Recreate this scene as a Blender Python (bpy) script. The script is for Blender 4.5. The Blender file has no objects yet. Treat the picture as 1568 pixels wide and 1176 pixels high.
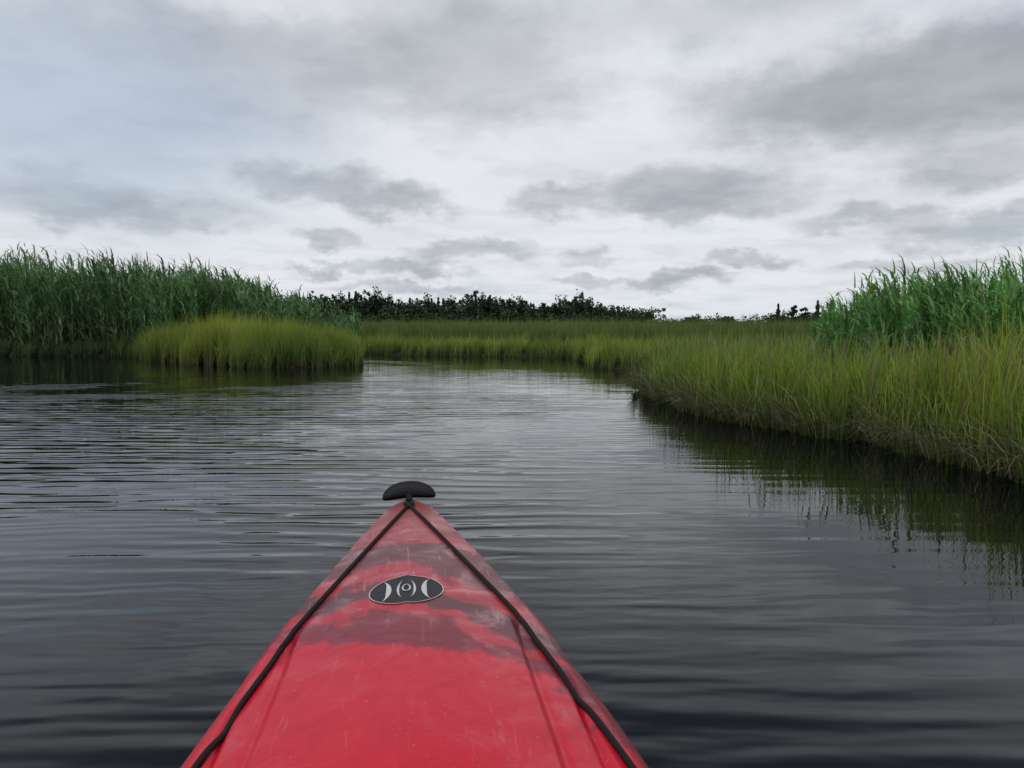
import bpy, bmesh, math, time, numpy as np
from mathutils import Vector
T0 = time.time()
rng = np.random.default_rng(7)
scene = bpy.context.scene
scene.view_settings.view_transform = 'Standard'
scene.view_settings.look = 'None'
scene.view_settings.exposure = 0

# ------------------------------------------------------------ helpers
def new_mat(name):
    m = bpy.data.materials.new(name); m.use_nodes = True
    nt = m.node_tree; nt.nodes.clear()
    return m, nt
def N(nt, t, **kw):
    n = nt.nodes.new(t)
    for k, v in kw.items(): setattr(n, k, v)
    return n
def math_node(nt, op, a, b=None, c=None, clamp=False):
    n = nt.nodes.new('ShaderNodeMath'); n.operation = op; n.use_clamp = clamp
    for i, v in enumerate((a, b, c)):
        if v is None: continue
        if isinstance(v, (int, float)): n.inputs[i].default_value = v
        else: nt.links.new(v, n.inputs[i])
    return n.outputs[0]
def vmath(nt, op, a, b=None):
    n = nt.nodes.new('ShaderNodeVectorMath'); n.operation = op
    for i, v in enumerate((a, b)):
        if v is None: continue
        if isinstance(v, tuple): n.inputs[i].default_value = v
        else: nt.links.new(v, n.inputs[i])
    return n
def maprange(nt, v, a, b, c=0., d=1., smooth=True):
    n = nt.nodes.new('ShaderNodeMapRange')
    if smooth: n.interpolation_type = 'SMOOTHSTEP'
    nt.links.new(v, n.inputs[0])
    for i, x in enumerate((a, b, c, d)): n.inputs[i+1].default_value = x
    return n.outputs[0]
def mixc(nt, f, a, b):
    n = nt.nodes.new('ShaderNodeMix'); n.data_type = 'RGBA'
    if isinstance(f, (int, float)): n.inputs[0].default_value = f
    else: nt.links.new(f, n.inputs[0])
    for i, v in ((6, a), (7, b)):
        if isinstance(v, tuple): n.inputs[i].default_value = (v[0], v[1], v[2], 1)
        else: nt.links.new(v, n.inputs[i])
    return n.outputs[2]
def noise(nt, vec, scale, detail=3, rough=.5, dist=0.):
    n = nt.nodes.new('ShaderNodeTexNoise')
    n.inputs['Scale'].default_value = scale; n.inputs['Detail'].default_value = detail
    n.inputs['Roughness'].default_value = rough; n.inputs['Distortion'].default_value = dist
    if vec is not None: nt.links.new(vec, n.inputs['Vector'])
    return n
def mesh_np(name, V, Q, C=None, mat=None, smooth=False):
    me = bpy.data.meshes.new(name)
    V = np.asarray(V, dtype=np.float32); Q = np.asarray(Q, dtype=np.int32)
    k = Q.shape[1]
    me.vertices.add(len(V)); me.vertices.foreach_set('co', V.ravel())
    me.loops.add(Q.size); me.loops.foreach_set('vertex_index', Q.ravel())
    me.polygons.add(len(Q))
    me.polygons.foreach_set('loop_start', np.arange(len(Q), dtype=np.int32)*k)
    me.polygons.foreach_set('loop_total', np.full(len(Q), k, dtype=np.int32))
    if smooth: me.polygons.foreach_set('use_smooth', np.ones(len(Q), dtype=bool))
    me.update(calc_edges=True)
    if C is not None:
        a = me.color_attributes.new('Col', 'FLOAT_COLOR', 'POINT')
        C4 = np.ones((len(V), 4), dtype=np.float32); C4[:, :3] = C
        a.data.foreach_set('color', C4.ravel())
    ob = bpy.data.objects.new(name, me); scene.collection.objects.link(ob)
    if mat: me.materials.append(mat)
    return ob

# ------------------------------------------------------------ camera
cam = bpy.data.cameras.new('camera'); co = bpy.data.objects.new('camera', cam)
scene.collection.objects.link(co); scene.camera = co
cam.sensor_width = 36; cam.lens = 36*1184/1568
cam.clip_end = 6000; cam.clip_start = .05
co.location = (0, 0, .9); co.rotation_euler = (math.radians(90-4.25), 0, 0)

# ------------------------------------------------------------ world
w = bpy.data.worlds.new('World'); scene.world = w; w.use_nodes = True
try:
    w.cycles.sampling_method = 'MANUAL'; w.cycles.sample_map_resolution = 256
except Exception as e: print(e)
nt = w.node_tree; nt.nodes.clear()
SUN_EL, SUN_AZ = math.radians(58), math.radians(205)
sky = N(nt, 'ShaderNodeTexSky'); sky.sky_type = 'NISHITA'; sky.sun_disc = False
sky.sun_elevation = SUN_EL; sky.sun_rotation = SUN_AZ; sky.dust_density = 1.5
tc = N(nt, 'ShaderNodeTexCoord'); D = tc.outputs['Generated']
sep = N(nt, 'ShaderNodeSeparateXYZ'); nt.links.new(D, sep.inputs[0])
z = math_node(nt, 'MAXIMUM', sep.outputs[2], 0.0)
zc = math_node(nt, 'ADD', z, .11)
px = math_node(nt, 'DIVIDE', sep.outputs[0], zc); py = math_node(nt, 'DIVIDE', sep.outputs[1], zc)
cmb = N(nt, 'ShaderNodeCombineXYZ'); nt.links.new(px, cmb.inputs[0]); nt.links.new(py, cmb.inputs[1])
P = cmb.outputs[0]
nA = noise(nt, P, .9, 5, .5, .2).outputs[0]
nB = noise(nt, P, 2.4, 6, .6, .1).outputs[0]
wn = noise(nt, vmath(nt, 'MULTIPLY', D, (1., 1., 1.7)).outputs[0], 11., 6, .6)
wv = vmath(nt, 'SUBTRACT', wn.outputs['Color'], (.5, .5, .5)).outputs[0]
wv = vmath(nt, 'MULTIPLY', wv, (.17, 0, .09)).outputs[0]
DW = vmath(nt, 'ADD', D, wv).outputs[0]
def pdir(u, v):
    du, dv = (u-784)/1184, (v-588)/1184
    d = Vector((du, .99725-dv*.0741, -.0741-.99725*dv)); d.normalize(); return d
blobs = [(440,115,170,75,.55),(730,90,170,80,.85),(1400,140,250,70,1.3),(1500,95,130,55,.5),
 (1190,165,100,40,.45),(480,280,90,27,1.15),(612,305,65,22,1.15),(1045,290,135,34,1.3),(1060,326,90,15,.6),
 (845,305,50,21,.8),(90,303,180,28,.7),(220,332,130,17,.55),(725,385,85,16,1.),(635,412,75,12,1.),
 (1035,427,55,13,1.4),(640,440,110,8,.9),(1150,402,65,11,.8),(1500,350,120,22,.9),(1340,328,80,14,.8),
 (500,372,50,13,.8),(900,395,50,10,.6),(1120,20,170,40,.45),(250,45,200,45,.45),(1520,250,80,25,.9),(500,412,60,8,.8),(905,432,60,8,.8),(1400,400,90,9,.6)]
acc = None
for (u, v, ru, rv, s) in blobs:
    d = pdir(u, v)
    o = vmath(nt, 'SUBTRACT', DW, tuple(d)).outputs[0]
    o = vmath(nt, 'MULTIPLY', o, (1184/ru*.95, .35, 1184/rv*.95)).outputs[0]
    ln = vmath(nt, 'LENGTH', o).outputs['Value']
    f = maprange(nt, ln, 1.4, .25, 0, s)
    acc = f if acc is None else math_node(nt, 'ADD', acc, f)
g1 = maprange(nt, nA, .46, .70, 0, .38)
g2 = maprange(nt, nB, .46, .68, 0, .34)
front = maprange(nt, sep.outputs[1], .2, .55, 1.3, .50)
gen = math_node(nt, 'MULTIPLY', math_node(nt, 'ADD', g1, g2), front)
tex = maprange(nt, nB, .3, .7, .65, 1.2)
dark = math_node(nt, 'ADD', gen, math_node(nt, 'MULTIPLY', acc, tex))
dark = math_node(nt, 'SUBTRACT', 1.0, math_node(nt, 'POWER', .34, dark))
cl = mixc(nt, dark, (7.9, 8.2, 8.6), (3.15, 3.4, 3.8))
bl = pdir(90, 170)
ob_ = vmath(nt, 'MULTIPLY', vmath(nt, 'SUBTRACT', DW, tuple(bl)).outputs[0], (3.2, .5, 7.)).outputs[0]
gap = maprange(nt, vmath(nt, 'LENGTH', ob_).outputs['Value'], 1.3, .2, 0, .55)
gap2 = maprange(nt, nA, .44, .28, 0, .3)
gap = math_node(nt, 'ADD', gap, gap2)
skyc = mixc(nt, .3, sky.outputs[0], (5.2, 6.5, 8.4))
col_ = mixc(nt, gap, cl, skyc)
zen = maprange(nt, sep.outputs[2], .32, .54, 0, .92)  # dark sky band above the view, added to darken water reflections
zen = math_node(nt, 'MULTIPLY', zen, maprange(nt, sep.outputs[2], .66, .88, 1., .22))  # overhead sky kept brighter, added to light the deck and grass tops
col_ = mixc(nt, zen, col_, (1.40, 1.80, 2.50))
hz = maprange(nt, sep.outputs[2], .07, .0, 0, .45)
col_ = mixc(nt, hz, col_, (7.0, 7.45, 8.1))
bg = N(nt, 'ShaderNodeBackground'); bg.inputs[1].default_value = .1
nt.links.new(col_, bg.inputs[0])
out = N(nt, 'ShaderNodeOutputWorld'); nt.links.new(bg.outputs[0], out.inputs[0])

sl = bpy.data.lights.new('sun', 'SUN'); so = bpy.data.objects.new('sun', sl)
scene.collection.objects.link(so)
sl.energy = 1.5; sl.angle = math.radians(25); sl.color = (1, .97, .92)
sdv = Vector((math.sin(SUN_AZ)*math.cos(SUN_EL), math.cos(SUN_AZ)*math.cos(SUN_EL), math.sin(SUN_EL)))
so.rotation_euler = sdv.to_track_quat('Z', 'Y').to_euler()
so.location = (10, 10, 30)

# ------------------------------------------------------------ channel polygon
wpoly = np.array([(8,-60),(6,-8),(4.6,-1),(3.7,2.4),(3.15,3.9),(3.0,4.5),(2.85,5.43),(2.5,6.3),(2.04,7.6),(1.85,9.3),(2.25,11.6),(3.2,14.0),
 (2.7,15.2),(1.9,17.6),(2.0,20.3),(1.4,22.3),(-.5,23.3),(-2.5,23.8),(-4.5,24.6),(-6.3,27.5),(-7.2,27.2),(-5.6,23.5),(-4.4,20.2),(-3.6,17.9),(-4.1,17.2),
 (-5.6,17.0),(-7.5,18.2),(-9.2,20.3),(-11.2,22.6),(-16.5,23.6),(-30,26),(-60,33),(-75,0),(-60,-60)], dtype=float)
pts = []
for i in range(len(wpoly)):
    a, b = wpoly[i], wpoly[(i+1) % len(wpoly)]
    L = np.linalg.norm(b-a); n = max(1, int(min(L, 14)/.42)) if L < 20 else 6
    for k in range(n):
        p = a+(b-a)*k/n
        amp = .17 if 2 < p[1] < 30 else .3
        pts.append(p+rng.normal(0, amp, 2)*(0 if k == 0 else 1))
wp = np.array(pts)
def inside(P, poly):
    x, y = P[:, 0], P[:, 1]; c = np.zeros(len(P), bool); n = len(poly); j = n-1
    for i in range(n):
        xi, yi = poly[i]; xj, yj = poly[j]
        if yi != yj:
            c ^= ((yi > y) != (yj > y)) & (x < (xj-xi)*(y-yi)/(yj-yi)+xi)
        j = i
    return c
def sdist(P):
    P = P.astype(np.float32); x, y = P[:, 0], P[:, 1]
    d = np.full(len(P), 1e9, np.float32)
    for i in range(len(wp)):
        a = wp[i]; b = wp[(i+1) % len(wp)]; ab = b-a
        t = np.clip(((x-a[0])*ab[0]+(y-a[1])*ab[1])/(ab@ab), 0, 1)
        d = np.minimum(d, (x-a[0]-t*ab[0])**2+(y-a[1]-t*ab[1])**2)
    d = np.sqrt(d)
    return np.where(inside(P, wp), -d, d)
def gheight(s):
    return np.where(s > 0, .10*np.clip(s/.2, 0, 1)**.6+.06*np.clip(s/6, 0, 1), np.maximum(s*.9, -.6))

def warp(n, lo, hi, c, k):
    t = np.linspace(np.arcsinh((lo-c)/k), np.arcsinh((hi-c)/k), n)
    return c+np.sinh(t)*k
gx = warp(300, -2500, 2500, 0, 7.); gy = warp(300, -1200, 3500, 13, 8.)
X, Y = np.meshgrid(gx, gy); GP = np.stack([X.ravel(), Y.ravel()], 1)
s = sdist(GP); Z = gheight(s)
Z = Z+np.where(s > 0, .015*np.sin(GP[:, 0]*3.1)*np.sin(GP[:, 1]*2.7), 0)
n0 = len(gx); idx = np.arange(n0*len(gy)).reshape(len(gy), n0)
Q = np.stack([idx[:-1, :-1].ravel(), idx[:-1, 1:].ravel(), idx[1:, 1:].ravel(), idx[1:, :-1].ravel()], 1)
m, t = new_mat('marsh_soil')
b = N(t, 'ShaderNodeBsdfPrincipled'); o = N(t, 'ShaderNodeOutputMaterial'); t.links.new(b.outputs[0], o.inputs[0])
tcg = N(t, 'ShaderNodeTexCoord').outputs['Object']
n1 = noise(t, tcg, 4., 5, .6).outputs[0]; n2 = noise(t, vmath(t,'MULTIPLY',tcg,(1,.3,1)).outputs[0], .06, 4, .6).outputs[0]
mud = mixc(t, n1, (.012, .012, .008), (.030, .027, .017))  # mud, its colour darkened to carry the shadow along the reed bank
gr = mixc(t, maprange(t, n2, .35, .65), (.05, .10, .022), (.09, .14, .032))
sy = N(t, 'ShaderNodeSeparateXYZ'); t.links.new(tcg, sy.inputs[0])
t.links.new(mixc(t, maprange(t, sy.outputs[1], 25, 50), mud, gr), b.inputs['Base Color'])
b.inputs['Roughness'].default_value = .9; b.inputs['Specular IOR Level'].default_value = .15
mesh_np('marsh_ground', np.column_stack([GP, Z]), Q, None, m, True)

# ------------------------------------------------------------ water
m, t = new_mat('river_water')
b = N(t, 'ShaderNodeBsdfPrincipled'); o = N(t, 'ShaderNodeOutputMaterial'); t.links.new(b.outputs[0], o.inputs[0])
b.inputs['Base Color'].default_value = (.0012, .0022, .0036, 1); b.inputs['Roughness'].default_value = .008
b.inputs['IOR'].default_value = 1.333
tw = N(t, 'ShaderNodeTexCoord').outputs['Object']
sx = N(t, 'ShaderNodeSeparateXYZ'); t.links.new(tw, sx.inputs[0])
def mapped(rot, sc):
    mp = N(t, 'ShaderNodeMapping'); t.links.new(tw, mp.inputs[0])
    mp.inputs['Rotation'].default_value = (0, 0, math.radians(rot)); mp.inputs['Scale'].default_value = sc
    return mp.outputs[0]
wa = N(t, 'ShaderNodeTexWave', wave_type='BANDS', bands_direction='Y', wave_profile='SIN')
t.links.new(mapped(5, (.45, 1, 1)), wa.inputs[0]); wa.inputs['Scale'].default_value = 1.7
wa.inputs['Distortion'].default_value = 6.; wa.inputs['Detail'].default_value = 2; wa.inputs['Detail Scale'].default_value = .9
wb = N(t, 'ShaderNodeTexWave', wave_type='BANDS', bands_direction='Y', wave_profile='SIN')
t.links.new(mapped(-9, (.4, 1, 1)), wb.inputs[0]); wb.inputs['Scale'].default_value = 3.1
wb.inputs['Distortion'].default_value = 7.; wb.inputs['Detail'].default_value = 2; wb.inputs['Detail Scale'].default_value = 1.1
na = noise(t, mapped(3, (1.3, 5.2, 1)), 1., 2, .5).outputs[0]
nb = noise(t, mapped(-6, (6., 17., 1)), 1., 1, .5).outputs[0]
ncs = noise(t, mapped(10, (.8, 1.3, 1)), 1., 2, .5).outputs[0]
pm = maprange(t, noise(t, mapped(20, (.5, .8, 1)), 1., 2, .5).outputs[0], .38, .62, .15, 1.3)
left = maprange(t, sx.outputs[0], -3.2, .2, 1.55, .65)
wsharp = math_node(t, 'POWER', wa.outputs['Fac'], 1.8)
h = math_node(t, 'MULTIPLY', wsharp, math_node(t, 'MULTIPLY', pm, .0046))
h = math_node(t, 'ADD', h, math_node(t, 'MULTIPLY', wb.outputs['Fac'], .0010))
h = math_node(t, 'ADD', h, math_node(t, 'MULTIPLY', na, .0060))
h = math_node(t, 'MULTIPLY', h, left)
h = math_node(t, 'ADD', h, math_node(t, 'MULTIPLY', nb, .0014))
amp = maprange(t, noise(t, mapped(0, (.35, .5, 1)), 1., 2, .5).outputs[0], .3, .7, .5, 1.25)
calm = maprange(t, sx.outputs[0], -.2, 1.9, 1., .19)
far_calm = maprange(t, math_node(t, 'ADD', sx.outputs[1], math_node(t, 'MULTIPLY', sx.outputs[0], -.25)), 8., 17., 1., .20)
h = math_node(t, 'MULTIPLY', h, math_node(t, 'MULTIPLY', math_node(t, 'MULTIPLY', amp, far_calm), calm))
h = math_node(t, 'ADD', h, math_node(t, 'MULTIPLY', ncs, math_node(t, 'MULTIPLY', far_calm, .009)))
bp = N(t, 'ShaderNodeBump'); bp.inputs['Strength'].default_value = 1.; bp.inputs['Distance'].default_value = 1.
t.links.new(h, bp.inputs['Height']); t.links.new(bp.outputs[0], b.inputs['Normal'])
wV = [(-2500,-1200,0),(2500,-1200,0),(2500,3500,0),(-2500,3500,0)]
mesh_np('river_water', wV, [(0,1,2,3)], None, m)

# ------------------------------------------------------------ foliage material
def leaf_mat(name, transl=.3, rough=.55):
    m, t = new_mat(name)
    b = N(t, 'ShaderNodeBsdfDiffuse')
    at = N(t, 'ShaderNodeAttribute', attribute_name='Col')
    tr = N(t, 'ShaderNodeBsdfTranslucent'); mx = N(t, 'ShaderNodeMixShader'); mx.inputs[0].default_value = transl
    t.links.new(at.outputs['Color'], b.inputs['Color']); t.links.new(at.outputs['Color'], tr.inputs[0])
    t.links.new(b.outputs[0], mx.inputs[1]); t.links.new(tr.outputs[0], mx.inputs[2])
    gl = N(t, 'ShaderNodeBsdfGlossy'); gl.inputs['Roughness'].default_value = rough; gl.inputs['Color'].default_value = (.6, .65, .7, 1)
    m2 = N(t, 'ShaderNodeMixShader'); m2.inputs[0].default_value = .03
    t.links.new(mx.outputs[0], m2.inputs[1]); t.links.new(gl.outputs[0], m2.inputs[2])
    o = N(t, 'ShaderNodeOutputMaterial'); t.links.new(m2.outputs[0], o.inputs[0])
    return m
M_grass = leaf_mat('cordgrass_blade', .35); M_reed = leaf_mat('reed_leaf', .3, .5); M_tree = leaf_mat('tree_foliage', .1, .8)

def ribbons(B, H, W, LD, bend, nseg, C0, C1, C2):
    n = len(B); lv = np.linspace(0, 1, nseg+1)
    ang = rng.uniform(0, np.pi, n); wd = np.stack([np.cos(ang), np.sin(ang)*.6], 1)
    V = np.zeros((n, nseg+1, 2, 3), np.float32); C = np.zeros((n, nseg+1, 2, 3), np.float32)
    for i, tt in enumerate(lv):
        hor = (bend*tt**2.0)*H
        zz = H*(tt-.55*np.minimum(bend, 1.4)*tt**2.4)
        c = B.copy(); c[:, 0] += LD[:, 0]*hor; c[:, 1] += LD[:, 1]*hor; c[:, 2] += zz
        ww = W*(1-tt**1.5*.93)*.5
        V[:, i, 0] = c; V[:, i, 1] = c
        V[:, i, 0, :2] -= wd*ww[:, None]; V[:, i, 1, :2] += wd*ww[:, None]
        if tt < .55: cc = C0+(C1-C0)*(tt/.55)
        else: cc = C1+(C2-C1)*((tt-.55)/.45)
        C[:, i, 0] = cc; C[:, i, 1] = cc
    base = (np.arange(n)*(nseg+1)*2)[:, None]
    Q = [base+np.array([2*i, 2*i+1, 2*i+3, 2*i+2]) for i in range(nseg)]
    return V.reshape(-1, 3), np.stack(Q, 1).reshape(-1, 4), C.reshape(-1, 3)
class Acc:
    def __init__(s): s.V, s.Q, s.C, s.n = [], [], [], 0
    def add(s, VQC):
        V, Q, C = VQC; s.V.append(V); s.Q.append(Q+s.n); s.C.append(C); s.n += len(V)
    def make(s, name, mat):
        print(name, 'verts', s.n, 't', round(time.time()-T0, 1))
        return mesh_np(name, np.concatenate(s.V), np.concatenate(s.Q), np.clip(np.concatenate(s.C), .004, .6), mat)
def col(n, c, var=.15):
    k = rng.normal(1, var, (n, 1)); k2 = rng.normal(1, var*.35, (n, 3))
    return np.clip(np.array(c)[None]*k*k2, .004, .6)
def lerp(a, b, f): return a+(b-a)*f[:, None]
def vnoise(P, sc, seed=0):
    r = np.random.default_rng(seed); v = np.zeros(len(P))
    for k in range(6):
        a = r.uniform(0, 2*np.pi); f = sc*r.uniform(.6, 1.9)
        v += np.sin((P[:, 0]*np.cos(a)+P[:, 1]*np.sin(a))*f+r.uniform(0, 6.28))
    return v/3.0
def sample(n, box, cond, pre=None):
    P = np.column_stack([rng.uniform(box[0], box[1], n), rng.uniform(box[2], box[3], n)])
    if pre is not None: P = P[pre(P)]
    sd_ = sdist(P); k = cond(P, sd_); return P[k], sd_[k]
def clumps(P, size, pull=.5, seed=1):
    ij = np.floor(P/size+.5*np.sin(P[:, ::-1]*1.7)).astype(np.int64)
    hsh = (ij[:, 0]*73856093 ^ ij[:, 1]*19349663 ^ seed*83492791) & 0xffff
    tb = np.random.default_rng(seed).normal(0, 1, (65536, 6))[hsh]
    c = (ij+.5+tb[:, :2]*.22)*size-.5*size*np.sin(P[:, ::-1]*1.7)
    return P+(c-P)*pull, 1+.11*tb[:, 2], 1+.13*tb[:, 3], tb[:, 4:6]
def grass(acc, P, sd_, hgt, wid, bendm, base, mid, tip, nseg=4, hv=.16, csize=.22, pull=.5, gz=None):
    n = len(P)
    P2, hf, tf, ln = clumps(P, csize, pull)
    z = np.maximum(gheight(sd_), -.08) if gz is None else gz
    B = np.column_stack([P2, z-.02])
    H = hgt*np.clip(rng.normal(1, hv, n), .45, 1.45)*(1+(hf-1)*np.minimum(1, pull*2))
    out_ = (P2-P); la = rng.normal(0, 1., (n, 2))+ln*.5-out_/csize*1.2+np.array([.35, .1])
    LD = la/np.linalg.norm(la, axis=1)[:, None]
    bend = np.abs(rng.normal(0, bendm, n))+.03
    W = wid*rng.uniform(.6, 1.4, n); tf = tf[:, None]
    acc.add(ribbons(B, H, W, LD, bend, nseg, base*tf, mid*tf, tip*tf))
def stalks(acc, P, sd_, hgt, wid, c):
    """thin flowering stems standing above the grass, each with a narrow seed head"""
    n = len(P); B = np.column_stack([P, np.maximum(gheight(sd_), 0)])
    a = rng.uniform(0, 6.28, n); LD = np.stack([np.cos(a), np.sin(a)], 1); bend = np.abs(rng.normal(.1, .07, n))
    cc = col(n, c, .2)
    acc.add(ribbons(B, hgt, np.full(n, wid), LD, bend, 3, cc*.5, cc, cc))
    top = B.copy(); hor = bend*.6*hgt; top[:, 0] += LD[:, 0]*hor; top[:, 1] += LD[:, 1]*hor; top[:, 2] += hgt*(.78-.55*bend*.5)
    for k in range(2):
        acc.add(ribbons(top, hgt*.24, np.full(n, wid*2.0), LD, bend+.15*k, 2, cc, cc*1.1, cc*1.1))

dry = (.25, .20, .11)
# --- right bank cordgrass
A = Acc()
def rb(P, s):
    gapn = vnoise(P, 5.5, 61)
    return (s > -.10) & (s < 5) & (rng.random(len(P)) < np.clip(1.25-s*.28, .22, 1)*np.clip(.95+.75*gapn, .18, 1))
P_, s_ = sample(290000, (1.2, 12, 2.2, 15.5), rb,
    lambda P: (P[:, 0] < P[:, 1]*.75+.6) & (P[:, 0] > 1.5) & (rng.random(len(P)) < np.clip(7./np.maximum(P[:, 1], 1), .3, 1)))
n = len(P_)
pat = vnoise(P_, 1.6, 3); pat2 = vnoise(P_, .6, 5); pat3 = vnoise(P_, 3.8, 6)
f = np.clip(.60-.20*s_+.42*pat+.2*pat3+rng.normal(0, .2, n), 0, 1)
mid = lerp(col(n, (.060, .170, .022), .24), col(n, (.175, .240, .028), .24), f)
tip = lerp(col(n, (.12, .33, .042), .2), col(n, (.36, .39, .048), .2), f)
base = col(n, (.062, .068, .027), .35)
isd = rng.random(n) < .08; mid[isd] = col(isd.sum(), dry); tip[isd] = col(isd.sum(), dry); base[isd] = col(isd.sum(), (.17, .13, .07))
H = .56+.10*np.clip(s_/1.0, 0, 1)+.10*pat2+.09*pat+.06*pat3
H *= np.where(rng.random(n) < .42, rng.uniform(.35, .85, n), 1)
H *= np.where(rng.random(n) < .04, 1.20, 1)
H *= np.interp(P_[:, 1], [3, 5, 8, 10, 15], [1.12, 1.08, .93, .78, .80])
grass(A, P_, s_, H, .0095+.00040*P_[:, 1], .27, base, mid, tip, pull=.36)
P_, s_ = sample(42000, (1.4, 4.4, 2.2, 15.5), lambda P, s: (s > -.20) & (s < .14))
n = len(P_); B = np.column_stack([P_, np.full(n, .03)])
la = rng.normal(math.pi+.35, .9, n); LD = np.stack([np.cos(la), np.sin(la)], 1)
mx_ = rng.random(n); cc = lerp(col(n, (.20, .165, .10), .35), col(n, (.07, .11, .03), .25), (mx_ > .50).astype(float))
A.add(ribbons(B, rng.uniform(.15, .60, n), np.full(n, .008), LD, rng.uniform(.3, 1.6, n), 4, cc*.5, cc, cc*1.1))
P_, s_ = sample(3200, (1.6, 11, 3, 15), lambda P, s: (s > .05) & (s < 4.5), lambda P: P[:, 0] < .75*P[:, 1]+.5)
stalks(A, P_, s_, rng.uniform(.55, .85, len(P_))*np.interp(P_[:, 1], [3, 8, 11], [1.05, .95, .85]), .006, (.19, .21, .09))
A.make('cordgrass_bank', M_grass)

# --- spur on the right + far bank front strip + marsh meadow
A = Acc()
P_, s_ = sample(210000, (-9, 14, 14, 29), lambda P, s: (s > -.12) & (s < 6) & ((P[:,0]>-3.8)|(P[:,1]>22.5)) & (rng.random(len(P)) < np.clip(1.2-s*.25, .25, 1)*.75),
    lambda P: P[:, 0] < .75*P[:, 1])
n = len(P_); pat = vnoise(P_, 1.1, 8)
back = np.clip((s_-1.3+.7*pat)/.9, 0, 1)
f = np.clip(.95-1.1*back+.3*pat, 0, 1)
mid = lerp(col(n, (.048, .11, .023)), col(n, (.165, .24, .034)), f)
tip = lerp(col(n, (.090, .17, .036)), col(n, (.33, .39, .056)), f)
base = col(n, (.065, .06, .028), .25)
isd = rng.random(n) < .05+.14*back; tip[isd] = col(isd.sum(), (.20, .14, .08))
grass(A, P_, s_, .45+.09*pat+.28*back, .016, .25, base, mid, tip, 3, .2, .6, .25)
N2 = 120000
yy = 28*np.exp(rng.random(N2)**1.15*math.log(250/28)); xx = rng.uniform(-.36, .78, N2)*yy
P_ = np.column_stack([xx, yy]); s_ = sdist(P_); k = s_ > .3; P_, s_ = P_[k], s_[k]; n = len(P_)
Pl = P_.copy(); Pl[:, 0] *= .4
pat = vnoise(Pl, .22, 11)+.4*vnoise(Pl, .9, 12)
f = np.clip(.42+.5*pat, 0, 1)
mid = lerp(col(n, (.048, .11, .026)), col(n, (.12, .175, .036)), f)
tip = lerp(col(n, (.075, .15, .036)), col(n, (.19, .25, .048)), f)
isd = rng.random(n) < .12; tip[isd] = col(isd.sum(), (.17, .12, .065))
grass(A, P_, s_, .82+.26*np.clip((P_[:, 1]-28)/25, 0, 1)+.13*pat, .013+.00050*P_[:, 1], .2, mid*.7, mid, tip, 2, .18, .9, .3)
A.make('marsh_meadow_grass', M_grass)

# --- left cordgrass spur
A = Acc()
lp = np.array([(-3.3,17.2),(-5.5,16.7),(-7.6,17.9),(-9.4,20.0),(-11.4,22.4),(-12.2,24.5),(-9,24.5),(-5.2,23.4),(-4.0,20.3),(-3.3,18.2)])
P_, s_ = sample(200000, (-12.5, -3.2, 16.5, 24.6), lambda P, s: (s > -.12) & (rng.random(len(P)) < np.clip(1.2-s*.25, .3, 1)*np.clip(1+.6*vnoise(P, 3.5, 62), .25, 1)), lambda P: inside(P, lp))
n = len(P_); pat = vnoise(P_, 1.3, 21)
f = np.clip(.60+.42*pat+rng.normal(0, .18, n), 0, 1)
mid = lerp(col(n, (.070, .16, .026), .2), col(n, (.17, .235, .030), .2), f)
tip = lerp(col(n, (.14, .26, .044)), col(n, (.34, .39, .052)), f)
base = col(n, (.09, .075, .035), .3)
isd = rng.random(n) < .09; mid[isd] = col(isd.sum(), dry)
hh = .70+.07*np.clip(s_, 0, 2)+.12*pat+.10*vnoise(P_, 2.6, 22)
hh *= np.where(rng.random(n) < .38, rng.uniform(.45, .9, n), 1)
hh *= np.where(rng.random(n) < .03, 1.2, 1)
hh *= np.interp(P_[:, 0], [-12, -11, -10, -5, -3.4], [.80, .92, 1.05, 1.02, .97])
grass(A, P_, s_, hh, .013, .25, base, mid, tip, 3, .18, .35, .30)
P_, s_ = sample(110000, (-26, -10.5, 21.5, 28), lambda P, s: (s > -.12) & (s < .8), lambda P: np.abs(P[:, 1]-np.interp(P[:, 0], [-30, -16.5, -11.2], [26, 23.6, 22.6])) < 1.1)
n = len(P_); pat = vnoise(P_, 1.3, 24)
c1 = col(n, (.045, .09, .024), .25); c2 = col(n, (.10, .17, .045), .25)
isd = rng.random(n) < .15; c2[isd] = col(isd.sum(), (.16, .13, .07))
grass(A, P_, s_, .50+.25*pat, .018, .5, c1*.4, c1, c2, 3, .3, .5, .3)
A.make('cordgrass_spur', M_grass)

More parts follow.
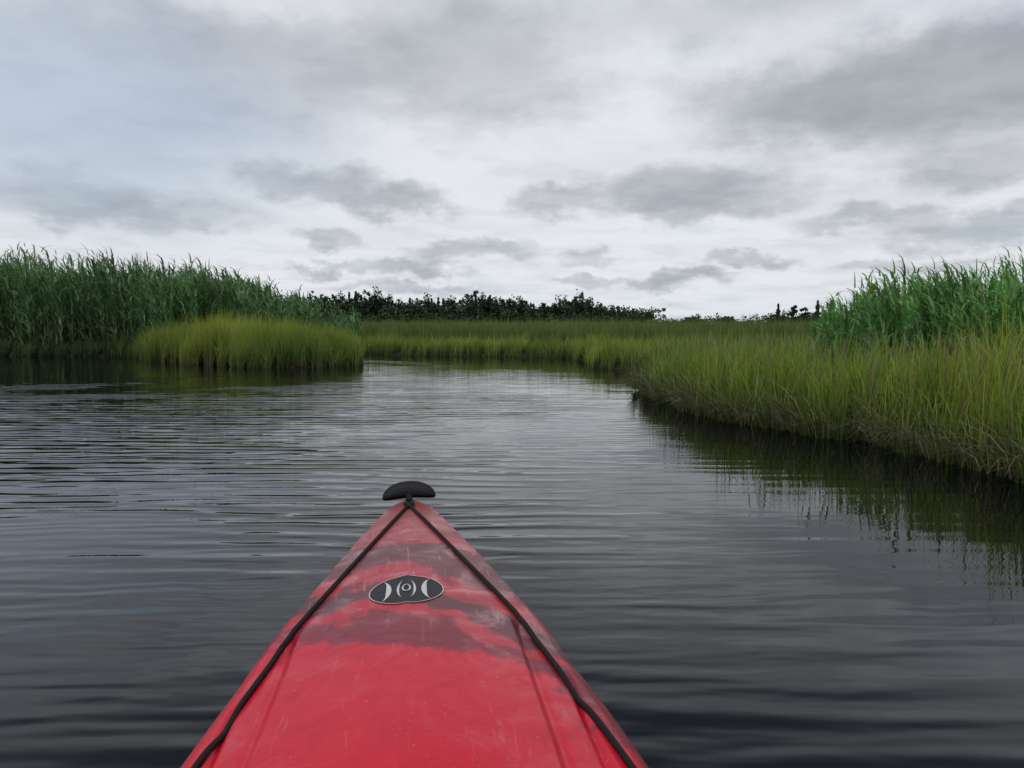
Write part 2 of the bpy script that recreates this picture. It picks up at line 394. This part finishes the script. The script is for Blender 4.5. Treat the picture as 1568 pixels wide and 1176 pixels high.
# ------------------------------------------------------------ reeds
def reeds(acc, P, s, Ht, nleaf, lw, LL, wind, g0, g1, plume=.1):
    n = len(P); gz = np.maximum(gheight(s), 0)
    P, hf, tf, ln = clumps(P, .8, .2, 5); tf = (1+(tf-1)*1.3)[:, None]; Ht = Ht*(1+(hf-1)*.6)
    la = rng.normal(wind, .8, n); LD = np.stack([np.cos(la), np.sin(la)], 1); bend = np.abs(rng.normal(.08, .06, n))
    B = np.column_stack([P, gz-.03])
    cs = col(n, (.08, .12, .045), .2); cb = col(n, (.05, .05, .025), .3)
    acc.add(ribbons(B, Ht, np.full(n, .013), LD, bend, 4, cb, cs, cs))
    for j in range(nleaf):
        tt = np.clip(.05+.93*((j+rng.uniform(-.4, .4, n))/nleaf)**.85, .04, .97)
        hor = bend*tt**2*Ht
        Bl = np.column_stack([P[:, 0]+LD[:, 0]*hor, P[:, 1]+LD[:, 1]*hor, gz+Ht*(tt-.55*bend*tt**2.4)])
        a = rng.normal(wind, 1.3, n); D2 = np.stack([np.cos(a), np.sin(a)], 1)
        L = LL*rng.uniform(.7, 1.25, n)*np.clip(1.25-.5*tt, .6, 1.1)*np.clip(Ht/2.2, .6, 1.1)
        r = rng.random(n)
        c = lerp(col(n, g0, .2), col(n, g1, .2), np.clip(.05+.65*tt*r+.3*r, 0, 1))*tf
        low = (tt < .3) & (r < .35); c[low] = col(low.sum(), (.10, .09, .045), .25)
        acc.add(ribbons(Bl, L, lw*rng.uniform(.7, 1.25, n), D2, rng.uniform(.35, 1.45, n), 3, c*.85, c, c*1.2))
    k = rng.random(n) < plume; m_ = k.sum()
    if m_:
        top = np.column_stack([P[k, 0]+LD[k, 0]*bend[k]*Ht[k], P[k, 1]+LD[k, 1]*bend[k]*Ht[k], gz[k]+Ht[k]*(1-.55*bend[k])])
        for j in range(8):
            a = rng.normal(wind, .5, m_); c = col(m_, (.20, .17, .11), .15)
            tj = top.copy(); tj[:, 2] -= rng.uniform(0, .10, m_)
            acc.add(ribbons(tj, rng.uniform(.12, .28, m_), np.full(m_, .012), np.stack([np.cos(a), np.sin(a)], 1), rng.uniform(.3, 1., m_), 2, c, c, c))
A = Acc()
def lcond(P, s):
    x, y = P[:, 0], P[:, 1]
    front_ = np.interp(x, [-40, -16.5, -12.2, -11, -9, -5.2], [26.6, 23.4, 22.5, 22.2, 21.4, 21.6])
    dpt = y-front_+.45*vnoise(P, 1.3, 31)
    return (s > .0) & (dpt > 0) & (dpt < 7.5) & (rng.random(len(P)) < np.clip(1.1-dpt*.15, .28, 1))
P_, s_ = sample(13500, (-32, -5.3, 21, 34), lcond, lambda P: P[:, 0] > -.95*P[:, 1])
Ht = np.interp(P_[:, 0], [-30, -16, -13, -9.6, -7.5, -6.3, -5.3], [3.1, 2.85, 2.75, 2.40, 1.90, 1.5, 1.15])*(1+.06*vnoise(P_, 1.5, 33))*np.clip(rng.normal(1, .08, len(P_)), .75, 1.18)
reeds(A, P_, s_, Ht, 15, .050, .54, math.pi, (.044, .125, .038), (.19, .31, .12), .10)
A.make('reed_bed', M_reed); print('reedL', len(P_))
A = Acc()
def rcond(P, s):
    x, y = P[:, 0], P[:, 1]
    e = (x-.405*y)+.25*vnoise(P, 1.4, 41)
    dpt = (y-(7.6-.45*(x-4)))+1.1*vnoise(P, 1.2, 42)
    return (s > .8) & (e > 0) & (dpt > 0) & (rng.random(len(P)) < np.clip(.22+.35*dpt, .15, 1)*np.clip(1.2-.12*dpt, .2, 1))
P_, s_ = sample(9500, (3.2, 15, 5.3, 17.5), rcond, lambda P: P[:, 0] < .8*P[:, 1])
e = P_[:, 0]-.405*P_[:, 1]
Ht = (np.interp(e, [0, .5, 1.5, 3], [.98, 1.28, 1.57, 1.68]))*np.interp(P_[:, 1], [5, 9, 13, 17], [.60, .82, 1, 1.10])*(1+.07*vnoise(P_, 1.7, 43))*np.clip(rng.normal(1, .08, len(P_)), .7, 1.18)
reeds(A, P_, s_, Ht, 13, .030, .46, math.pi*.9, (.060, .170, .038), (.19, .39, .10), .04)
A.make('reed_bed', M_reed); print('reedR', len(P_))

# ------------------------------------------------------------ distant trees
def crown(acc, c, rx, ry, rz, n, size, colr, lumps=7, conifer=False):
    lc = rng.normal(0, .42, (lumps, 3)); lr = rng.uniform(.35, .62, lumps)
    pick = rng.integers(0, lumps, n)
    v = rng.normal(0, 1, (n, 3)); v /= np.linalg.norm(v, axis=1)[:, None]
    q = lc[pick]+v*(lr[pick]*rng.random(n)**.45)[:, None]
    if conifer:
        tz = rng.random(n)**.8; a = rng.uniform(0, 6.28, n); layer = .65+.35*np.sin(tz*22+rng.uniform(0, 6))
        r = (1.05-tz)*layer*rng.random(n)**.5*(1+.3*np.sin(a*3+tz*9))
        q = np.column_stack([np.cos(a)*r, np.sin(a)*r, tz*2-1])
    Pc = np.array(c)+q*np.array([rx, ry, rz])
    sz = size*rng.uniform(.5, 1.3, (n, 1))
    a1 = rng.normal(0, 1, (n, 3)); a1 /= np.linalg.norm(a1, axis=1)[:, None]
    a2 = np.cross(a1, rng.normal(0, 1, (n, 3))); a2 /= np.linalg.norm(a2, axis=1)[:, None]
    V = np.stack([Pc-a1*sz, Pc-a2*sz*.6, Pc+a1*sz, Pc+a2*sz*.6], 1).reshape(-1, 3)
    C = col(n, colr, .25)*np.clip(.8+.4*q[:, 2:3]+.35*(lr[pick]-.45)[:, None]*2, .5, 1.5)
    acc.add((V, np.arange(4*n).reshape(n, 4), np.repeat(C, 4, 0)))
def trunk(acc, p0, p1, r0, r1, c=(.05, .04, .03)):
    p0, p1 = np.array(p0, float), np.array(p1, float); k = 6
    a = np.arange(k)/k*2*np.pi; d = p1-p0; d /= np.linalg.norm(d)
    u = np.cross(d, [.3, 1, .1]); u /= np.linalg.norm(u); v = np.cross(d, u)
    ring = np.cos(a)[:, None]*u+np.sin(a)[:, None]*v
    V = np.concatenate([p0+ring*r0, p1+ring*r1])
    Q = np.array([[i, (i+1) % k, k+(i+1) % k, k+i] for i in range(k)])
    acc.add((V, Q, np.tile(np.array(c), (2*k, 1))))
def tree(acc, x, y, h, wd, colr, kind, n=420, size=.42):
    trunk(acc, (x, y, 0), (x+rng.normal(0, .2), y, h*.82), .22, .07)
    for j in range(4):
        z0 = h*rng.uniform(.35, .7); a = rng.uniform(0, 6.28)
        trunk(acc, (x, y, z0), (x+math.cos(a)*wd*.7, y+math.sin(a)*wd*.7, z0+h*.16), .09, .03)
    if kind == 'con': crown(acc, (x, y, h*.54), wd*.75, wd*.75, h*.48, n, size, colr, conifer=True)
    elif kind == 'pine':
        for j in range(5):
            zz = h*(.34+.14*j); r = wd*rng.uniform(.55, 1.)*(1-.1*j)
            crown(acc, (x+rng.normal(0, wd*.25), y, zz), r, r, h*.12, n//5, size, colr, 4)
    else: crown(acc, (x, y, h*.58), wd, wd, h*.42, n, size, colr, 9)
A = Acc()
tl = [(505,459),(540,455),(575,455),(600,461),(640,466),(700,462),(735,453),(765,462),(800,463),(825,472),(850,465),(885,456),(910,468),(940,473),(975,476),(985,484)]
tu = [a for a, _ in tl]; tv = [b for _, b in tl]
for u in np.arange(440, 985, 3.9):
    for row in range(2):
        yy = 300+row*14+rng.uniform(-5, 5)
        uu = u+rng.normal(0, 3); v = np.interp(uu, tu, tv)
        h = (.9+(500-v)*yy/1184)*rng.choice([.82, .93, 1.02, 1.12])*rng.uniform(.97, 1.05)
        kind = rng.choice(['pine', 'con', 'dec'], p=[.42, .20, .38]) if uu < 860 else rng.choice(['dec', 'pine'], p=[.7, .3])
        cc = (.031, .053, .029) if kind != 'dec' else (.044, .074, .034)
        tree(A, (uu-784)/1184*yy, yy, h, rng.uniform(2.2, 3.6), cc, kind, 340, .52)
    yy = 292; crown(A, ((u-784)/1184*yy, yy, 2.5), 2.4, 2, 3.2, 140, .6, (.035, .060, .030), 5)
for u in np.arange(985, 1200, 5.):
    yy = 330+rng.uniform(-10, 10); h = rng.uniform(3.0, 5.4)
    crown(A, ((u-784)/1184*yy, yy, h*.5), 2.8, 2, h*.55, 160, .5, (.050, .080, .038), 6)
for u in np.arange(1180, 1700, 6.):
    yy = 290+rng.uniform(-10, 10); h = rng.uniform(4.5, 7)
    tree(A, (u-784)/1184*yy, yy, h, 2.6, (.04, .062, .032), 'dec', 220)
for u in np.arange(-500, 440, 11.):
    yy = 300+rng.uniform(-6, 12)
    tree(A, (u-784)/1184*yy, yy, rng.uniform(7, 10), 4.2, (.04, .062, .032), 'dec', 220, .6)
A.make('distant_treeline', M_tree)
for (u, v, yy, wd, cc) in [(997,468,280,4.6,(.075,.11,.045)),(1112,482,300,2.4,(.06,.09,.04)),(1060,484,310,3.2,(.06,.09,.04))]:
    A = Acc(); h = .9+(500-v)*yy/1184
    x = (u-784)/1184*yy
    trunk(A, (x, yy, 0), (x+.2, yy, h*.75), .28, .08)
    for j in range(7):
        a = rng.uniform(0, 6.28); trunk(A, (x, yy, h*.35), (x+math.cos(a)*wd*.8, yy+math.sin(a)*wd*.8, h*rng.uniform(.6, .85)), .12, .03)
        crown(A, (x+math.cos(a)*wd*.7, yy+math.sin(a)*wd*.5, h*rng.uniform(.5, .82)), wd*.45, wd*.42, h*.17, 85, .42, cc, 4)
    crown(A, (x, yy, h*.72), wd*.6, wd*.5, h*.24, 160, .42, cc, 5)
    A.make('deciduous_tree', M_tree)
for (u, v, wd) in [(1190,467,2.4),(1212,469,2.8),(1233,472,2.4),(1250,462,3.0)]:
    A = Acc(); yy = 262.; h = .9+(500-v)*yy/1184
    tree(A, (u-784)/1184*yy, yy, h, wd, (.032, .052, .03), 'con' if u in (1190, 1250) else 'pine', 560, .46)
    A.make('pine_tree', M_tree)

# ------------------------------------------------------------ kayak
def hermite(xs, ys):
    xs, ys = np.array(xs, float), np.array(ys, float)
    d = np.diff(ys)/np.diff(xs); mm = np.zeros(len(xs)); mm[0] = d[0]; mm[-1] = d[-1]
    for i in range(1, len(xs)-1):
        mm[i] = 0 if d[i-1]*d[i] <= 0 else 2*d[i-1]*d[i]/(d[i-1]+d[i])
    def f(x):
        x = np.clip(np.asarray(x, float), xs[0], xs[-1]); i = np.clip(np.searchsorted(xs, x)-1, 0, len(xs)-2)
        h_ = xs[i+1]-xs[i]; t = (x-xs[i])/h_
        return (2*t**3-3*t**2+1)*ys[i]+(t**3-2*t**2+t)*h_*mm[i]+(-2*t**3+3*t**2)*ys[i+1]+(t**3-t**2)*h_*mm[i+1]
    return f
LK = 4.3
fb = hermite([0,.015,.04,.1,.3,.53,.95,1.4,1.9,2.5,3.2,3.8,4.2,4.28,4.3],[.004,.030,.046,.069,.120,.172,.250,.306,.322,.318,.27,.15,.05,.025,.004])
fs = hermite([0,.5,1,1.5,2.2,3,3.9,4.3],[.392,.372,.357,.343,.325,.325,.36,.39])
fc = hermite([0,.1,.5,1,1.5,1.9,2.5,3,4.3],[.006,.012,.030,.052,.072,.066,.04,.04,.008])
fk = hermite([0,.03,.12,.3,.6,1.2,3,3.7,4.05,4.22,4.3],[.33,.2,.08,-.03,-.08,-.11,-.11,-.07,.02,.16,.33])
def groove(s, x):
    g = np.zeros(np.broadcast(s, x).shape)
    ax = np.abs(x)
    for (x0, s0, s1, wdt, dep) in ((.192, .90, 1.72, .007, .010), (.245, 1.10, 1.72, .006, .009)):
        m1 = np.clip((s-s0)/.05, 0, 1)*np.clip((s1-s)/.05, 0, 1)
        g = g+dep*m1*np.exp(-((ax-x0)/wdt)**2)
    g = g+.007*np.clip((s-.90)/.1, 0, 1)*np.clip((ax-.192)/.01, 0, 1)
    return g
def deck_z(s, x):
    b_ = fb(s); u = np.clip(np.abs(x)/np.maximum(b_, 1e-4), 0, 1)
    rid = np.exp(-(x/.010)**2)*.0020*np.clip((s-.1)/.3, 0, 1)
    edge = np.clip((u-.93)/.07, 0, 1)**2*.008
    return fs(s)+fc(s)*(.84*(1-u**2)+.16*(1-u))+rid-groove(s, x)-edge
ss = np.unique(np.concatenate([np.linspace(0, .12, 24), np.linspace(.12, 2.1, 260), np.linspace(2.1, LK, 120)]))
nd = 181; ns_ = 14
rows = []
ud = np.sin(np.linspace(-1, 1, nd)*np.pi/2*.9)/np.sin(np.pi/2*.9)
for s0 in ss:
    b_ = float(fb(s0)); zs = float(fs(s0)); zk = float(fk(s0))
    xd = ud*b_; zd = deck_z(np.full(nd, s0), xd)
    q = np.linspace(0, 1, ns_+1)[1:]
    ws = b_*np.cos(q*np.pi/2)**.55; ws[0] = b_+.007; ws[1] = b_+.004
    ze = zd[-1]; zq = ze+(zk-ze)*(np.sin(q*np.pi/2)**1.3); zq[0] = ze-.006; zq[1] = min(zq[1], ze-.022); ws[-1] = 0
    right = np.column_stack([ws, np.full(ns_, -s0), zq])
    left_ = right[::-1].copy(); left_[:, 0] *= -1
    deck = np.column_stack([xd, np.full(nd, -s0), zd])
    rows.append(np.concatenate([left_[1:], deck, right]))
R = np.array(rows); nr, nc = R.shape[:2]
V = R.reshape(-1, 3); ii = np.arange(nr*nc).reshape(nr, nc)
nxt = np.roll(ii, -1, axis=1)
Q = np.stack([ii[:-1], nxt[:-1], nxt[1:], ii[1:]], -1).reshape(-1, 4)
cen = V[Q].mean(1)
CKY, CKA, CKB = -2.42, .42, .235
inck = (((cen[:, 1]-CKY)/CKA)**2+(cen[:, 0]/CKB)**2 < 1) & (cen[:, 2] > .3)
Q = Q[~inck][:, ::-1]
kayak = bpy.data.objects.new('kayak', None); scene.collection.objects.link(kayak)
kayak.location = (-.285, 2.23, 0); kayak.rotation_euler = (0, math.radians(-2.2), math.radians(7.2))

m, t = new_mat('red_plastic'); M_red = m
b = N(t, 'ShaderNodeBsdfPrincipled'); o = N(t, 'ShaderNodeOutputMaterial'); t.links.new(b.outputs[0], o.inputs[0])
tk = N(t, 'ShaderNodeTexCoord').outputs['Object']
sk = N(t, 'ShaderNodeSeparateXYZ'); t.links.new(tk, sk.inputs[0])
nw = noise(t, tk, 5.0, 5, .6).outputs[0]; nw2 = noise(t, tk, 11, 6, .65, 1.).outputs[0]; nf = noise(t, tk, 210, 2, .6).outputs[0]
dist = math_node(t, 'MULTIPLY', sk.outputs[1], -1)
axn = math_node(t, 'ABSOLUTE', sk.outputs[0])
dist = math_node(t, 'SUBTRACT', dist, math_node(t, 'MULTIPLY', math_node(t, 'MULTIPLY', axn, axn), 1.0))
dist = math_node(t, 'ADD', dist, math_node(t, 'MULTIPLY', math_node(t, 'SUBTRACT', nw, .5), .42))
dist = math_node(t, 'SUBTRACT', dist, math_node(t, 'MULTIPLY', sk.outputs[0], .55))
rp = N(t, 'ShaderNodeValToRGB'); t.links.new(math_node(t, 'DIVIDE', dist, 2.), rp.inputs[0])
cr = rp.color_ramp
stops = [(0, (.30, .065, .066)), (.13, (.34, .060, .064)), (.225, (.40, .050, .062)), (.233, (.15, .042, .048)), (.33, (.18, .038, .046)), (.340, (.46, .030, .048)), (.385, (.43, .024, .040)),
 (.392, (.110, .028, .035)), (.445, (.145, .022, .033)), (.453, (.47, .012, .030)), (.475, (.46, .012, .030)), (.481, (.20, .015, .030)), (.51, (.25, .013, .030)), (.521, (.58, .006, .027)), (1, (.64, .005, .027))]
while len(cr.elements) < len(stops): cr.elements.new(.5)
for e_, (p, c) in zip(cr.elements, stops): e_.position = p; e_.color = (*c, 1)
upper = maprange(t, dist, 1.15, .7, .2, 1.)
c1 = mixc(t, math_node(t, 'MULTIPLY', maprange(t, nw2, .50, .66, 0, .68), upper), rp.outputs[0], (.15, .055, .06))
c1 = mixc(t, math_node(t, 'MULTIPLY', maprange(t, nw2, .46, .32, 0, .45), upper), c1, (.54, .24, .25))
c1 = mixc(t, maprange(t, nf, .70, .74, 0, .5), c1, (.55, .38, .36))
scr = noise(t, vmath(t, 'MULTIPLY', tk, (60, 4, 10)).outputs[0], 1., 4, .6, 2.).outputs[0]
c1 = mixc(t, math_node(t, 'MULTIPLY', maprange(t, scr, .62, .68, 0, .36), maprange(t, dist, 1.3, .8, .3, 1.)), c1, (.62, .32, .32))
t.links.new(c1, b.inputs['Base Color'])
t.links.new(maprange(t, nw2, .3, .7, .26, .46), b.inputs['Roughness'])
b.inputs['Specular IOR Level'].default_value = .36
bp = N(t, 'ShaderNodeBump'); bp.inputs['Strength'].default_value = .35; bp.inputs['Distance'].default_value = .004
hh_ = math_node(t, 'ADD', noise(t, tk, 14, 3, .5).outputs[0], math_node(t, 'MULTIPLY', noise(t, tk, 160, 3, .5).outputs[0], .12))
t.links.new(hh_, bp.inputs['Height']); t.links.new(bp.outputs[0], b.inputs['Normal'])
hull = mesh_np('hull', V, Q, None, m, True); hull.parent = kayak
bm = bmesh.new(); bm.from_mesh(hull.data); bmesh.ops.remove_doubles(bm, verts=bm.verts, dist=.0004)
bmesh.ops.recalc_face_normals(bm, faces=bm.faces); bm.to_mesh(hull.data); bm.free()

def simple_mat(name, c, rough, bump=0, bs=80, metal=0):
    m, t = new_mat(name); b = N(t, 'ShaderNodeBsdfPrincipled'); o = N(t, 'ShaderNodeOutputMaterial'); t.links.new(b.outputs[0], o.inputs[0])
    tk = N(t, 'ShaderNodeTexCoord').outputs['Object']; nn = noise(t, tk, bs, 4, .6).outputs[0]
    t.links.new(mixc(t, nn, tuple(x*.7 for x in c), tuple(min(1, x*1.3) for x in c)), b.inputs['Base Color'])
    b.inputs['Roughness'].default_value = rough; b.inputs['Metallic'].default_value = metal
    b.inputs['Specular IOR Level'].default_value = .3
    if bump:
        bp = N(t, 'ShaderNodeBump'); bp.inputs['Distance'].default_value = bump; t.links.new(nn, bp.inputs['Height']); t.links.new(bp.outputs[0], b.inputs['Normal'])
    return m
M_rub = simple_mat('black_rubber', (.007, .007, .010), .55, .003, 120)
M_cord = simple_mat('bungee_cord', (.012, .010, .010), .8, .003, 400)
M_white = simple_mat('white_print', (.55, .55, .55), .5)
M_blk = simple_mat('black_print', (.018, .014, .016), .5)

def curve(name, pts, r, mat, cyc=False):
    cu = bpy.data.curves.new(name, 'CURVE'); cu.dimensions = '3D'; cu.bevel_depth = r; cu.bevel_resolution = 4; cu.use_fill_caps = True
    sp = cu.splines.new('POLY'); sp.points.add(len(pts)-1); sp.use_cyclic_u = cyc
    for p, q in zip(sp.points, pts): p.co = (*q, 1)
    cu.materials.append(mat); ob = bpy.data.objects.new(name, cu); scene.collection.objects.link(ob); ob.parent = kayak
    return ob
for sgn, nm in ((-1, 'deck_cord_left'), (1, 'deck_cord_right')):
    pl = []
    for s0 in np.linspace(.125, 1.62, 90):
        x = sgn*np.interp(s0, [.125, .53, .95, 1.4, 1.62], [.005, .104, .206, .280, .300]); x = sgn*min(abs(x), fb(s0)*.95)
        pl.append((float(x), -s0, float(deck_z(s0, x))+.0045))
    curve(nm, pl, .0045, M_cord)
    xe = sgn*.298; pe = [(xe+math.cos(a)*.012, -1.62, float(deck_z(1.62, xe))+math.sin(a)*.016) for a in np.linspace(0, math.pi, 10)]
    curve('pad_eye_'+nm[10:], pe, .005, M_rub)
z0 = float(deck_z(.10, 0))
loop = [(.011*math.cos(a), -.098+.030*math.sin(a), z0+.008-.004*math.sin(a)) for a in np.linspace(0, 2*math.pi, 28, endpoint=False)]
curve('bow_loop', loop, .0050, M_rub, True)
curve('bow_loop_knot', [(-.006, -.132, z0+.005), (0, -.128, z0+.010), (.006, -.132, z0+.005)], .0065, M_rub)
curve('handle_strap', [(0, -.068, z0+.004), (0, -.045, z0+.008), (0, -.02, z0+.010), (0, 0, z0+.010)], .010, M_rub)
nu, nv = 56, 32; HV = []
for i in range(nu+1):
    u = -1+2*i/nu; sx_ = math.sin(u*math.pi/2); xw = .077*sx_
    k = max(0., 1-abs(sx_)**2.8)**.5
    for j in range(nv):
        a = 2*math.pi*j/nv; cy, cz = math.cos(a), math.sin(a)
        ry = .024*k+.001; up = .032*k; dn = .014*k+.001
        HV.append((xw, .008-.016*abs(sx_)**2.2+ry*cy, z0+.016+(up if cz > 0 else dn)*math.copysign(abs(cz)**.9, cz)-.010*abs(sx_)**2+(.0014*math.sin(a*9) if k > .3 else 0)))
HQ = [(i*nv+j, i*nv+(j+1) % nv, (i+1)*nv+(j+1) % nv, (i+1)*nv+j) for i in range(nu) for j in range(nv)]
hd = mesh_np('bow_handle', HV, HQ, None, M_rub, True); hd.parent = kayak

SL, AX, AY = .81, .070, .080
def dr(x, y, off): return (x, -(SL-y), float(deck_z(SL-y, x))+off)
def drape(name, polys, off, mat):
    bm = bmesh.new()
    for quad in polys:
        vs = [bm.verts.new(dr(x, y, off)) for x, y in quad]; bm.faces.new(vs)
    bmesh.ops.remove_doubles(bm, verts=bm.verts, dist=1e-5); bmesh.ops.recalc_face_normals(bm, faces=bm.faces)
    me = bpy.data.meshes.new(name); bm.to_mesh(me); bm.free()
    me.update()
    if sum(p.normal.z*p.area for p in me.polygons) < 0: me.flip_normals()
    me.materials.append(mat); ob = bpy.data.objects.new(name, me); scene.collection.objects.link(ob); ob.parent = kayak
def ring(cx, cy, rx, ry, wr, a0=0, a1=2*math.pi, n=48, f=None):
    o_ = []
    for i in range(n):
        t0, t1 = a0+(a1-a0)*i/n, a0+(a1-a0)*(i+1)/n
        w0 = wr if f is None else wr*f(i/n); w1 = wr if f is None else wr*f((i+1)/n)
        o_.append([(cx+(rx-w0)*math.cos(t0), cy+(ry-w0)*math.sin(t0)), (cx+rx*math.cos(t0), cy+ry*math.sin(t0)), (cx+rx*math.cos(t1), cy+ry*math.sin(t1)), (cx+(rx-w1)*math.cos(t1), cy+(ry-w1)*math.sin(t1))])
    return o_
disc = []
for k in range(10):
    r0, r1 = k/10, (k+1)/10
    for i in range(48):
        t0, t1 = 2*math.pi*i/48, 2*math.pi*(i+1)/48
        disc.append([(AX*r*math.cos(a), AY*r*math.sin(a)) for r, a in ((max(r0, .01), t0), (r1, t0), (r1, t1), (max(r0, .01), t1))])
drape('badge_oval', disc, .0010, M_blk)
drape('badge_rim', ring(0, 0, AX, AY, .0018), .0018, M_white)
cres = lambda q: max(.15, math.sin(math.pi*q))
syms = ring(-.058, 0, .030, .064, .010, -1.05, 1.05, 24, cres)+ring(.058, 0, .030, .064, .010, math.pi-1.05, math.pi+1.05, 24, cres)
syms += ring(.004, 0, .022, .058, .0045, math.pi-1.0, math.pi+1.0, 20, cres)+ring(-.004, 0, .022, .058, .0045, -1.0, 1.0, 20, cres)
drape('badge_moons', syms, .0018, M_white)
drape('badge_centre', ring(0, 0, .0085, .020, .003), .0026, M_white)

cm = []
for a in np.linspace(0, 2*math.pi, 72, endpoint=False):
    x = (CKB+.006)*math.cos(a); y = CKY+(CKA+.01)*math.sin(a); cm.append((x, y, float(deck_z(-y, x))+.016))
curve('cockpit_coaming', cm, .019, M_rub, True)
fl = []
for i, s0 in enumerate(np.linspace(.9, 3.3, 30)):
    for j in range(13):
        u = -1+j/6; bw = float(fb(s0))*.86
        fl.append((u*bw, -s0, .045+.14*abs(u)**3))
fq = [(i*13+j, i*13+j+1, (i+1)*13+j+1, (i+1)*13+j) for i in range(29) for j in range(12)]
fo = mesh_np('cockpit_floor', fl, fq, None, M_rub, True); fo.parent = kayak
sv = []; prof = [(-2.30,.10),(-2.34,.125),(-2.42,.115),(-2.55,.10),(-2.66,.115),(-2.70,.17),(-2.73,.26),(-2.76,.36),(-2.775,.42)]
for (y, zz) in prof:
    for j in range(13):
        u = -1+j/6; sv.append((u*.18, y+.03*abs(u)**2, zz+.035*abs(u)**3))
sq = [(i*13+j, i*13+j+1, (i+1)*13+j+1, (i+1)*13+j) for i in range(len(prof)-1) for j in range(12)]
se = mesh_np('seat', sv, sq, None, M_rub, True); se.parent = kayak
md = se.modifiers.new('thick', 'SOLIDIFY'); md.thickness = .02
print('done', time.time()-T0)
